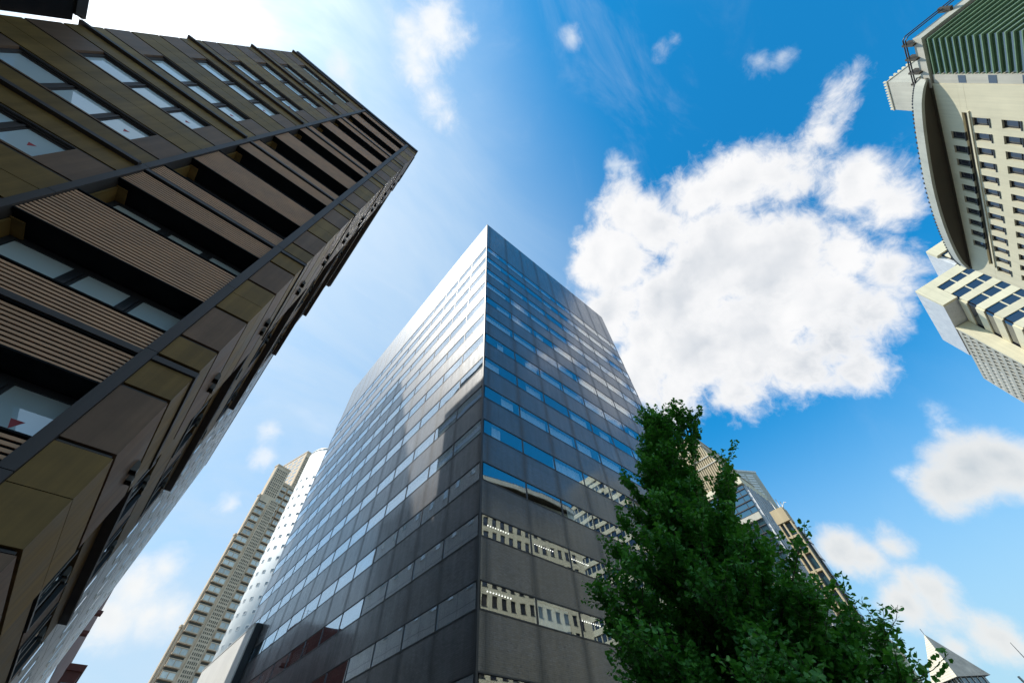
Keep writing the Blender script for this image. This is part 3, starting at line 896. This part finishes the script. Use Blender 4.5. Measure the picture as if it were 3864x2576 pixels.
def beige_frame():
    t = thing('beige_frame_building', 'slim beige framed building with tall windows and roof aerials, right of the tree top', 'building', (80, 16.2, 0))
    x0, ya, yb, x1, h = 78.5, 15.20, 17.27, 82.1, 37.0
    MB().box(x0 + .6, x1, ya + .4, yb + .1, 0, h - .6).build('wall', M['cream_grey'], t)
    MB().box(x0 - .1, x0 + 2.0, ya, yb + .2, h - 2.4, h).build('parapet', M['cream_tan'], t)
    for y in (ya, ya + 1.2, yb - .1):
        MB().box(x0, x0 + .5, y, y + .24, 0, h - 2.41).build('column', M['cream_tan'], t)
    for i in range(12):
        z = h - 5.0 - 2.7*i
        MB().box(x0 + .05, x0 + .48, ya + .25, yb - .11, z, z + .34).build('beam', M['cream_tan'], t)
        w = MB().box(x0 + .5, x0 + .58, ya + .25, ya + 1.19, z + .36, z + 2.66).box(x0 + .5, x0 + .58, ya + 1.45, yb - .11, z + .36, z + 2.66)
        w.build('window', M['glass_k'], t)
    MB().box(x0 + 2.1, x1, ya - .2, ya + .38, 0, 34.0).build('glass_wall', M['glass_b'], t)
    for i in range(13): MB().box(x0 + 2.05, x1, ya - .25, ya - .21, 2.6*i, 2.6*i + .16).build('glazing_bar', M['dark_metal'], t)
    for x, y, l, a in ((x0 + .5, ya + .4, 1.7, -.35), (x0 + .6, ya + 1.2, 2.3, .18), (x0 + .8, ya - .05, 1.2, -.15)):
        MB().tube([(x, y, h), (x, y + a * .4, h + l)], .065).build('roof_aerial', M['white_metal'], t)
    MB().tube([(x0 + .7, ya + .15, h + .02), (x0 + .7, ya - .65, h + .8), (x0 + .7, ya - .95, h + .65)], .06).build('davit', M['white_metal'], t)


beige_frame()

t = thing('round_beige_building', 'small rounded beige building mostly hidden behind the right edge of the leaves', 'building', (58, 12, 0))
MB().cyl(58, 11.9, 2.3, 0, 11.7, 48).build('wall', M['cream'], t)
d = MB(); nn = 40
for j in range(8):
    a, b = j/8*math.pi/2, (j+1)/8*math.pi/2
    for i in range(nn):
        p, q_ = 2*math.pi*i/nn, 2*math.pi*(i+1)/nn
        d.face([(58 + 2.4*math.cos(u)*math.cos(v), 11.9 + 2.4*math.cos(u)*math.sin(v), 11.702 + 3.3*math.sin(u)) for u, v in ((a, p), (a, q_), (b, q_), (b, p))], 0, True)
d.build('dome', M['cream'], t)
for i in range(5):
    w = MB()
    a = math.pi + .35*i - .5
    w.face([(58 + 2.33*math.cos(a+e), 11.9 + 2.33*math.sin(a+e), z) for e, z in ((-.1, 9.4), (.1, 9.4), (.1, 11.2), (-.1, 11.2))])
    w.build('window', M['glass_d'], t)

# pyramid roof
t = thing('pyramid_roof_building', 'low pavilion with a sharp pyramid roof, sides coloured as sunlit and shaded, at bottom right', 'building', (82.3, 9.92, 0), R(6.86), local=True)
hb = 3.12
rf = MB()
c4 = [(-hb, 0), (0, -hb), (hb, 0), (0, hb)]
for i in range(4):
    a, b = c4[i], c4[(i+1) % 4]
    rf.face([(a[0], a[1], 12.72), (b[0], b[1], 12.72), (0, 0, 17.5)], 0 if i == 3 else 1)
rf.face([(x, y, 12.72) for x, y in reversed(c4)], 1)
M['pyr_lit'] = slats('sunlit_ribbed_roof', (.66, .63, .52), (.48, .46, .38), 'Z', .22, .7)
M['pyr_shaded'] = plain('shaded_roof_side', (.22, .24, .235), .5, .25, .7, streak=.2)  # same pale roof as the sunlit side, its shade put into the grey colour
rf.build('roof', [M['pyr_lit'], M['pyr_shaded']], t)
MB().tube([(0, 0, 17.45), (0, 0, 18.1)], .03).build('finial', M['dark_metal'], t)
k = .86
MB().prism([(x*k, y*k) for x, y in c4], 0, 11.68).build('wall', M['white'], t)
MB().prism([(x*.80, y*.80) for x, y in c4], 11.68, 12.718).build('window_band', M['glass_d'], t)
ps = MB()
for i in range(4):
    a, b = c4[i], c4[(i+1) % 4]
    for j in range(5):
        f = (j + .5)/5; x, y = (a[0] + (b[0]-a[0])*f)*.83, (a[1] + (b[1]-a[1])*f)*.83
        ps.box(x - .07, x + .07, y - .07, y + .07, 11.69, 12.71)
ps.build('post', M['white_metal'], t)

t = thing('white_roof_building', 'white rooftop fragment cut by the right edge of the picture bottom corner', 'building', (62, 2.5, 0))
MB().box(60, 75, -4, 2.75, 0, 8.6).build('wall', M['white'], t)
MB().prism([(59.7, -4.2), (75, -4.2), (75, 3.0), (59.7, 3.0)], 8.602, 9.1).build('roof', M['white_metal'], t)
MB().tube([(60.5, 3.2, 7.6), (60.5, 3.4, 9.3)], .09).build('floodlight_bracket', M['white_metal'], t)
t = thing('roof_mast', 'thin grey mast standing on the white roof at far bottom right', 'mast', (61, 2.05, 9.1))
MB().tube([(61, 2.05, 9.1), (61, 2.08, 11.4)], [.05, .02]).build('pole', M['grey_wall'], t)
MB().cyl(61, 2.05, .12, 9.1, 9.2, 10).build('base_plate', M['grey_wall'], t)

# ------------------------------------------------------------------ cream building with a curved eave (right), local: s along front, n outwards = -y
def cream_building():
    # local frame: X = along the facade, Y = away from the camera side; front plane at y = 0
    th = R(6)
    ox, oy = 42*math.cos(R(-84)), 42*math.sin(R(-84))
    t = thing('cream_building', 'sunlit cream building with curved dark eave and green glass end, along the right edge', 'office building', (ox, oy, 0), th, local=True)
    # facade faces +Y in this frame (towards the street), so depth runs to -Y
    s0, s1, g0, g1, H = 40.7, 77.9, 34.6, 39.3, 59.5
    lvl = [56.15 + 1.9, 54.93, 51.48] + [51.48 - 3.45*i for i in range(1, 15)]
    WW, WHt = 1.32, 2.08
    wins = []
    for k in range(10): wins.append((48.15 + 2.4*k, 56.15, 58.02))
    for r_ in range(1, len(lvl)):
        for k in range(14 if r_ > 2 else 13):
            s = 45.55 + 2.4*k
            if s + WW < 77.2 and lvl[r_] > 6: wins.append((s, lvl[r_] - WHt, lvl[r_]))
    # wall cut around the windows: rows of piers and spandrels
    wl = MB()
    T = .45
    zs = sorted({(a, b) for _, a, b in wins}, key=lambda q: -q[0])
    ztop = H
    for a, b in zs:
        gap_top = ztop
        # spandrel above this row (with the long slit left open under the first row)
        if abs(a - lvl[1] + WHt) < .01:
            wl.box(s0, s1, -T, 0, 56.1, gap_top); wl.box(s0, 44.9, -T, 0, 55.32, 56.09); wl.box(74.6, s1, -T, 0, 55.32, 56.09); wl.box(s0, s1, -T, 0, b, 55.3)
        else: wl.box(s0, s1, -T, 0, b, gap_top)
        row = sorted(s for s, a_, b_ in wins if abs(a_ - a) < .01)
        x = s0
        for s in row:
            wl.box(x, s, -T, 0, a, b); x = s + WW
        wl.box(x, s1, -T, 0, a, b)
        ztop = a
    wl.box(s0, s1, -T, 0, 0, ztop)
    wl.build('wall', M['cream'], t)
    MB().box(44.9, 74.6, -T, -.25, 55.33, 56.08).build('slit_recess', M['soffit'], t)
    MB().box(44.6, 74.9, .0, .12, 55.1, 55.3).build('slit_sill', M['cream'], t)
    MB().box(s0 + .3, s1 - .3, -24, -T - .02, 0, H - .3).build('body', M['black'], t)
    MB().box(s1 - .3, s1, -24, -T, 0, H).box(s0, s1, -24.4, -24, 0, H).build('rear_wall', M['cream_grey'], t)
    wins.sort(key=lambda w: (-w[1], w[0]))
    # the hundred that show largest: near end and the reflected lower rows
    for i, (s, a, b) in enumerate(wins):
        f = MB().box(s + .02, s + .08, -.32, -.2, a + .05, b).box(s + WW - .08, s + WW - .02, -.32, -.2, a + .05, b).box(s + .02, s + WW - .02, -.32, -.2, b - .07, b - .01)
        f.box(s + .08, s + WW - .08, -.30, -.2, a + .52, a + .58).box(s + WW/2 - .03, s + WW/2 + .03, -.29, -.2, a + .05, a + .52).box(s - .03, s + WW + .03, -.2, .06, a - .06, a + .05)
        if i < 100:
            w = f.build('window', M['dark_metal'], t)
            B1(s + .08, s + WW - .08, -.275, -.255, a + .05, b - .07).build('pane', M['glass_n'], w)
        else:
            if i == 100: st = MB()
            n0 = len(st.f)
            b0 = len(st.v); st.v += f.v; st.f += [tuple(x + b0 for x in q_) for q_ in f.f]; st.m += [0]*len(f.f); st.sm += [False]*len(f.f)
            st.box(s + .08, s + WW - .08, -.275, -.255, a + .05, b - .07, 1)
    st.build('lower_window', [M['dark_metal'], M['glass_n']], t, stuff=True)
    # grey strip with dark windows, then the green glass corner
    MB().box(39.4, 40.66, -.5, -.05, 0, 59.0).build('end_strip', M['cream_grey'], t)
    for i in range(13):
        z = 54.9 - 3.45*i
        MB().box(39.5, 40.55, -.06, -.03, z, z + .9).build('strip_window', M['glass_d'], t)
    MB().box(g0, g1, -22, -.2, 0, 59.2).build('glass_end', M['glass_g'], t)
    for i in range(76):
        z = 58.6 - .78*i
        if z < .5: break
        MB().box(g0 - .22, g1, -.19, .02, z, z + .10).box(g0 - .22, g0 - .01, -22, -.19, z, z + .10).build('glass_slat', M['slat'], t)
    # roof cap, tube rails
    MB().box(g0 - .5, 41.2, -22, .15, 59.22, 60.4).build('roof_cap', M['cream_grey'], t)
    for dz, dy in ((.55, .5), (1.0, .42)):
        MB().tube([(g0 - .9, -22, 60.4 + dz), (g0 - .9, .1, 60.4 + dz), (g0 - .6, dy, 60.4 + dz), (40.6, dy, 60.4 + dz)], .075, 8).build('roof_rail', M['dark_metal'], t)
    for sx in (34.6, 36.6, 38.6, 40.3):
        MB().box(sx, sx + .25, -.3, .55, 60.0, 61.6).build('rail_post', M['soffit'], t)
    for yy in (-4, -8, -12, -16):
        MB().box(g0 - 1.0, g0 - .4, yy, yy + .3, 60.0, 61.6).build('rail_post', M['soffit'], t)
    # curved eave: lens-shaped overhang
    ed = [(39.7, .35), (40.6, .9), (42.5, 1.45), (46, 1.85), (51.5, 2.2), (57.2, 2.44), (63.5, 2.33), (68, 2.05), (72.5, 1.6), (75.5, 1.1), (77.9, .3)]
    pts = []
    for i in range(len(ed) - 1):
        (a, b), (c, d_) = ed[i], ed[i+1]
        for j in range(6):
            f = j/6; pts.append((a + (c-a)*f, b + (d_-b)*f))
    pts.append(ed[-1])
    # smooth the polyline
    for _ in range(6):
        pts = [pts[0]] + [((pts[i-1][0] + 2*pts[i][0] + pts[i+1][0])/4, (pts[i-1][1] + 2*pts[i][1] + pts[i+1][1])/4) for i in range(1, len(pts)-1)] + [pts[-1]]
    poly = [(39.7, .1)] + pts + [(77.9, -.5), (39.7, -.5)]
    poly = poly[::-1]
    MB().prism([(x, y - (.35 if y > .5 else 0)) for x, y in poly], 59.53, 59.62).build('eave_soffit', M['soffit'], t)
    fa = MB()
    for (a, b), (c, d_) in zip(pts, pts[1:]):
        fa.face([(a, b, 59.45), (c, d_, 59.45), (c, d_ - .15, 60.9), (a, b - .15, 60.9)], 0, True)
        fa.face([(a, b - .36, 59.45), (a, b, 59.45), (c, d_, 59.45), (c, d_ - .36, 59.45)][::-1], 0)
        fa.face([(a, b - .15, 60.9), (c, d_ - .15, 60.9), (c, d_ - 3, 61.2), (a, b - 3, 61.2)], 0)
        fa.face([(a, b - .36, 59.45), (c, d_ - .36, 59.45), (c, d_ - .38, 59.63), (a, b - .38, 59.63)], 0)
    fa.build('eave_fascia', M['eave'], t)
    for i in range(0, len(pts) - 1):
        (a, b), (c, d_) = pts[i], pts[i+1]
        L = math.hypot(c - a, d_ - b); n = max(1, int(L / .55))
        for j in range(n):
            f = j/n; x, y = a + (c-a)*f, b + (d_-b)*f - .16
            B1(x, x + .3, y - .1, y + .05, 60.9, 61.1).build('eave_tooth', M['dark_metal'], t)
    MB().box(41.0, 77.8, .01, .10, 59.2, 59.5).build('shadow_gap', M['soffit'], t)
    # penthouse on the roof
    MB().box(44.0, 49.2, -10, -3.6, 60, 71.6).build('penthouse', M['cream_grey'], t)
    for i in range(11): B1(44.0 + .5*i, 44.18 + .5*i, -3.75, -3.5, 71.81, 72.3).build('penthouse_baluster', M['cream'], t)
    for i in range(11): B1(43.9, 44.15, -4.6 - .6*i, -4.4 - .6*i, 71.81, 72.3).build('penthouse_baluster', M['cream'], t)
    MB().box(43.9, 49.3, -10.2, -3.5, 71.602, 71.8).build('penthouse_roof', M['cream_grey'], t)


M['slat'] = plain('slat_glass_edge', (.16, .26, .14), .35, .2, .8, spec=.7)


cream_building()


# ------------------------------------------------------------------ banded tower beyond it
def banded_tower():
    t = thing('banded_tower', 'angular cream tower with stacked window bands and a perforated grey flank, beyond the cream building', 'tower', (150, -50, 0))
    X0 = 137.0
    MB().box(X0 + .7, 182, -57, -48.0, 0, 99).build('body', M['black'], t)
    # parapet block: cream front, grey flank
    MB().box(X0, X0 + 1.0, -57, -44.2, 99.2, 102).box(X0, X0 + 1.0, -47.9, -44.2, 93, 99.19).build('parapet', M['cream'], t)
    MB().prism([(X0 + 1.01, -47.9), (X0 + 1.01, -44.2), (167, -44.2), (167, -47.9)][::-1], 93, 102).build('flank_parapet', M['silver'], t)
    MB().box(167.01, 183, -48, -44.4, 80, 92).build('rear_parapet', M['silver'], t)
    for i in range(17):
        z = 97.05 - 4.62*i
        if z < 4: break
        MB().box(X0, X0 + .68, -56.8, -47.95, z - 2.2, z).box(X0 + .68, 150, -48.0, -47.55, z - 2.2, z).build('spandrel', M['cream'], t)
        w = MB().box(X0 + .25, X0 + .68, -56.8, -48.2, z + .01, z + 2.38).box(X0 + .7, 150, -48.0, -47.8, z + .01, z + 2.38).build('window_band', M['glass_n'], t)
        mu = MB().box(X0 + .1, X0 + .24, -51.6, -51.3, z + .01, z + 2.38).box(X0 + .1, X0 + .24, -54.6, -54.3, z + .01, z + 2.38)
        mu.build('mullion', M['cream'], w)
    # perforated screen
    MB().box(149.4, 150.0, -47.5, -44.2, 0, 92.8).build('screen_edge', M['cream'], t)
    sc = MB(); xs = [150.4 + 2.15*i for i in range(15)]; 
    fr = MB().box(150.01, 182, -47.4, -44.55, 0, 92.5).build('screen_back', M['glass_n'], t)
    for i in range(41):
        z = 92.3 - 2.3*i
        if z < 3: break
        sc.box(150.01, 182, -44.5, -44.2, z - .95, z)
    for i in range(15): sc.box(150.01 + 2.2*i, 150.9 + 2.2*i, -44.5, -44.22, 0, 92.3)
    sc.build('perforated_screen', M['cream_grey'], t)
    # taller block behind
    MB().box(X0 + .6, 160, -78, -57.02, 0, 110).build('rear_body', M['black'], t)
    MB().box(X0 - .2, X0 + 1, -78, -55.9, 108.3, 112).build('rear_block_parapet', M['cream'], t)
    MB().box(X0 + 1.01, 160, -57.0, -55.9, 103, 112).build('rear_flank', M['silver'], t)
    for i in range(24):
        z = 107.4 - 4.5*i
        if z < 4: break
        MB().box(X0 - .1, X0 + .59, -78, -57.1, z - 2.0, z - .2).build('rear_spandrel', M['cream'], t)
        mu = MB()
        w = MB().box(X0 + .3, X0 + .59, -78, -57.1, z - .19, z + 2.2).build('rear_window_band', M['glass_n'], t)
        for k in range(8): mu.box(X0 + .05, X0 + .29, -59.6 - 2.4*k, -59.3 - 2.4*k, z - .19, z + 2.2)
        mu.build('mullion', M['cream'], w)


banded_tower()


# ------------------------------------------------------------------ ginkgo tree
def ginkgo():
    bx, by = 9.2, 4.0
    t = thing('ginkgo_tree', 'dense dark green ginkgo tree with fan leaves in front of the tiled tower', 'tree', (bx, by, .13))
    r_ = np.random.default_rng(5)
    tr = MB()
    rt = Vector((.40, -.916, 0))
    def tp(z, off): return Vector((bx, by, z)) + rt*off
    trunk = [tp(.13, 0), tp(2.2, .02), tp(4.2, 0), tp(5.6, .05), tp(7.0, .16), tp(8.2, .36), tp(9.5, .62)]
    tr.tube(trunk, [.20, .17, .13, .10, .065, .035, .01], 10)
    shoots = []   # list of (points)
    def lerp_trunk(z):
        for a, b in zip(trunk, trunk[1:]):
            if a.z <= z <= b.z:
                f = (z - a.z)/(b.z - a.z); return a.lerp(b, f)
        return trunk[-1].copy()
    limbs = []
    nb = 230
    for i in range(nb):
        z = 1.7 + 7.4 * (i/(nb-1))**1.25
        a = i * 2.39996 + r_.uniform(-.3, .3)
        prof = np.interp(z, [1.7, 2.6, 3.4, 4.2, 5.0, 6.0, 7.0, 8.0, 9.1], [2.5, 2.5, 2.15, 1.7, 1.25, .92, .74, .5, .25])
        L = prof * (r_.uniform(.75, 1.08) if i % 3 else r_.uniform(.4, .75))
        up = np.interp(z, [1.7, 3, 5, 9], [.05, .35, .75, 1.7]) + r_.uniform(-.15, .2)
        p0 = lerp_trunk(z); d = Vector((math.cos(a), math.sin(a), up)).normalized()
        pts = [p0]
        n = 6
        for j in range(n):
            d = (d + Vector((r_.normal(0, .09), r_.normal(0, .09), .06))).normalized()
            pts.append(pts[-1] + d * (L * (1 + .22*up) / n))
        limbs.append(pts)
    # leaders that make the ragged top and long shoots breaking the outline
    for off, dp, zt, z0 in ((1.22, 0, 9.45, 6.6), (1.55, -.1, 9.15, 6.2), (.2, .1, 9.75, 7.2), (.75, .2, 9.6, 7.0), (1.75, .2, 7.6, 4.8), (-.1, .2, 8.9, 6.6),
                            (-1.75, .1, 6.25, 4.4), (-2.45, 0, 5.35, 3.6), (-2.35, .3, 4.7, 3.0), (1.3, 0, 5.3, 3.5), (1.8, .2, 4.6, 2.9), (-.85, -.1, 7.7, 5.6), (2.5, 0, 3.7, 2.0), (2.35, .4, 4.0, 2.2), (1.9, .3, 4.35, 2.5), (2.1, -.3, 3.95, 2.2), (2.3, 0, 3.3, 1.9), (1.7, .5, 4.6, 2.8), (1.6, -.4, 4.5, 2.7), (2.0, .7, 3.9, 2.3), (1.55, -.2, 7.1, 4.9), (1.35, .3, 6.95, 4.8), (-1.4, 0, 6.9, 4.9), (-2.0, -.2, 5.5, 3.7), (-2.2, .2, 5.0, 3.2), (-2.3, -.3, 4.2, 2.6), (-1.1, .2, 7.2, 5.2)):
        p0 = lerp_trunk(z0); e = Vector((bx, by, zt)) + rt*off + Vector((.916, .40, 0))*dp; pts = []
        for j in range(7):
            f = j/6; p = p0.lerp(e, f); p.z -= .30*math.sin(math.pi*f); pts.append(p)
        limbs.append(pts)
    for pts in limbs:
        L = sum((b-a).length for a, b in zip(pts, pts[1:]))
        tr.tube(pts, [max(.008, .028*(1 - i/len(pts))*min(1.3, L)) for i in range(len(pts))], 5)
        ns = max(8, int(L * 11.5))
        for k in range(ns):
            f = r_.uniform(.16, 1.0); x = f*(len(pts)-1); i = min(int(x), len(pts)-2); p = pts[i].lerp(pts[i+1], x - i)
            d = (pts[i+1]-pts[i]).normalized()
            v = Vector(r_.normal(0, 1, 3)); v = (v - d*v.dot(d)).normalized()
            dd = (d*r_.uniform(.3, 1.0) + v*r_.uniform(.5, 1.1) + Vector((0, 0, .55))).normalized()
            l = r_.uniform(.22, .62) * (1.25 if f > .8 else 1)
            sp = [p]
            for j in range(5):
                dd = (dd + Vector((0, 0, .10)) + Vector(r_.normal(0, .05, 3))).normalized(); sp.append(sp[-1] + dd*(l/5))
            shoots.append(sp)
        shoots.append(pts[-3:])
    tw = MB()
    for sp in shoots:
        tw.tube([sp[0], sp[len(sp)//2], sp[-1]], [.006, .005, .003], 3)
    tr.build('trunk', M['bark'], t); tw.build('twigs', M['bark'], t)
    # leaves: fan blades in rosettes along every shoot
    cen, dirs = [], []
    for sp in shoots:
        L = sum((b-a).length for a, b in zip(sp, sp[1:]))
        n = max(3, int(L / .048))
        for k in range(n):
            f = (k + r_.uniform(0, .8))/n; x = min(f, .999)*(len(sp)-1); i = int(x); p = sp[i].lerp(sp[i+1], x - i)
            d = (sp[i+1]-sp[i]).normalized()
            for q_ in range(3 if f < .85 else 2):
                cen.append(tuple(p)); dirs.append(tuple(d))
    cen = np.array(cen); dirs = np.array(dirs); n = len(cen)
    v = r_.normal(0, 1, (n, 3)); v -= dirs*(v*dirs).sum(1, keepdims=True); v /= np.linalg.norm(v, axis=1, keepdims=True)
    ax = v*.85 + dirs*.35 + np.array([0, 0, -.05]) + r_.normal(0, .25, (n, 3)); ax /= np.linalg.norm(ax, axis=1, keepdims=True)
    nr = r_.normal(0, .55, (n, 3)) + np.array([0, 0, 1.0]); nr -= ax*(nr*ax).sum(1, keepdims=True); nr /= np.linalg.norm(nr, axis=1, keepdims=True)
    sd = np.cross(nr, ax)
    sz = r_.uniform(.05, .098, (n, 1))
    pet = r_.uniform(.02, .06, (n, 1))
    base = cen + ax*pet
    fold = r_.uniform(.05, .45, (n, 1)); drp = r_.uniform(-.25, .35, (n, 1))
    def P(a, s_, k): return base + ax*(sz*a) + sd*(sz*s_) + nr*(sz*(k*fold)) - nr*(sz*drp*a*.5)
    vs = np.stack([base, P(.55, -.72, .5), P(.92, -.42, .35), P(.86, 0, 0), P(.92, .42, .35), P(.55, .72, .5)], 1).reshape(-1, 3) - np.array([bx, by, .13])
    idx = np.arange(n)*6
    faces = np.stack([np.stack([idx, idx+3, idx+2, idx+1], 1), np.stack([idx, idx+5, idx+4, idx+3], 1)], 1).reshape(-1, 4)
    me = bpy.data.meshes.new('crown')
    me.vertices.add(len(vs)); me.vertices.foreach_set('co', vs.ravel())
    me.loops.add(faces.size); me.loops.foreach_set('vertex_index', faces.ravel().astype(np.int32))
    me.polygons.add(len(faces)); me.polygons.foreach_set('loop_start', np.arange(len(faces), dtype=np.int32)*4); me.polygons.foreach_set('loop_total', np.full(len(faces), 4, dtype=np.int32))
    me.update(calc_edges=True); me.validate()
    m, g, p, o = mat('ginkgo_leaf')
    gi = g.new('ShaderNodeNewGeometry')
    tc = g.new('ShaderNodeTexCoord').outputs['Object']
    rnd = gi.outputs['Random Per Island']
    c = g.mix(rnd, (.065, .245, .036), (.210, .540, .090))
    c = g.mix(g.ramp(g.noise(tc, .8, 3), .35, .7), c, (.070, .250, .045))
    g.put(p.inputs['Base Color'], c); p.inputs['Roughness'].default_value = .45; p.inputs['Specular IOR Level'].default_value = .35
    tl = g.new('ShaderNodeBsdfTranslucent'); g.put(tl.inputs['Color'], g.mix(rnd, (.07, .26, .016), (.14, .40, .03)))
    mx = g.new('ShaderNodeMixShader'); mx.inputs[0].default_value = .32
    m.node_tree.links.new(p.outputs[0], mx.inputs[1]); m.node_tree.links.new(tl.outputs[0], mx.inputs[2]); m.node_tree.links.new(mx.outputs[0], o.inputs[0])
    me.materials.append(m)
    ob = bpy.data.objects.new('crown', me); COL.objects.link(ob); ob.parent = t
    import sys; sys.stderr.write('leaves %d\n' % n)


ginkgo()
print('objects', len(bpy.data.objects))
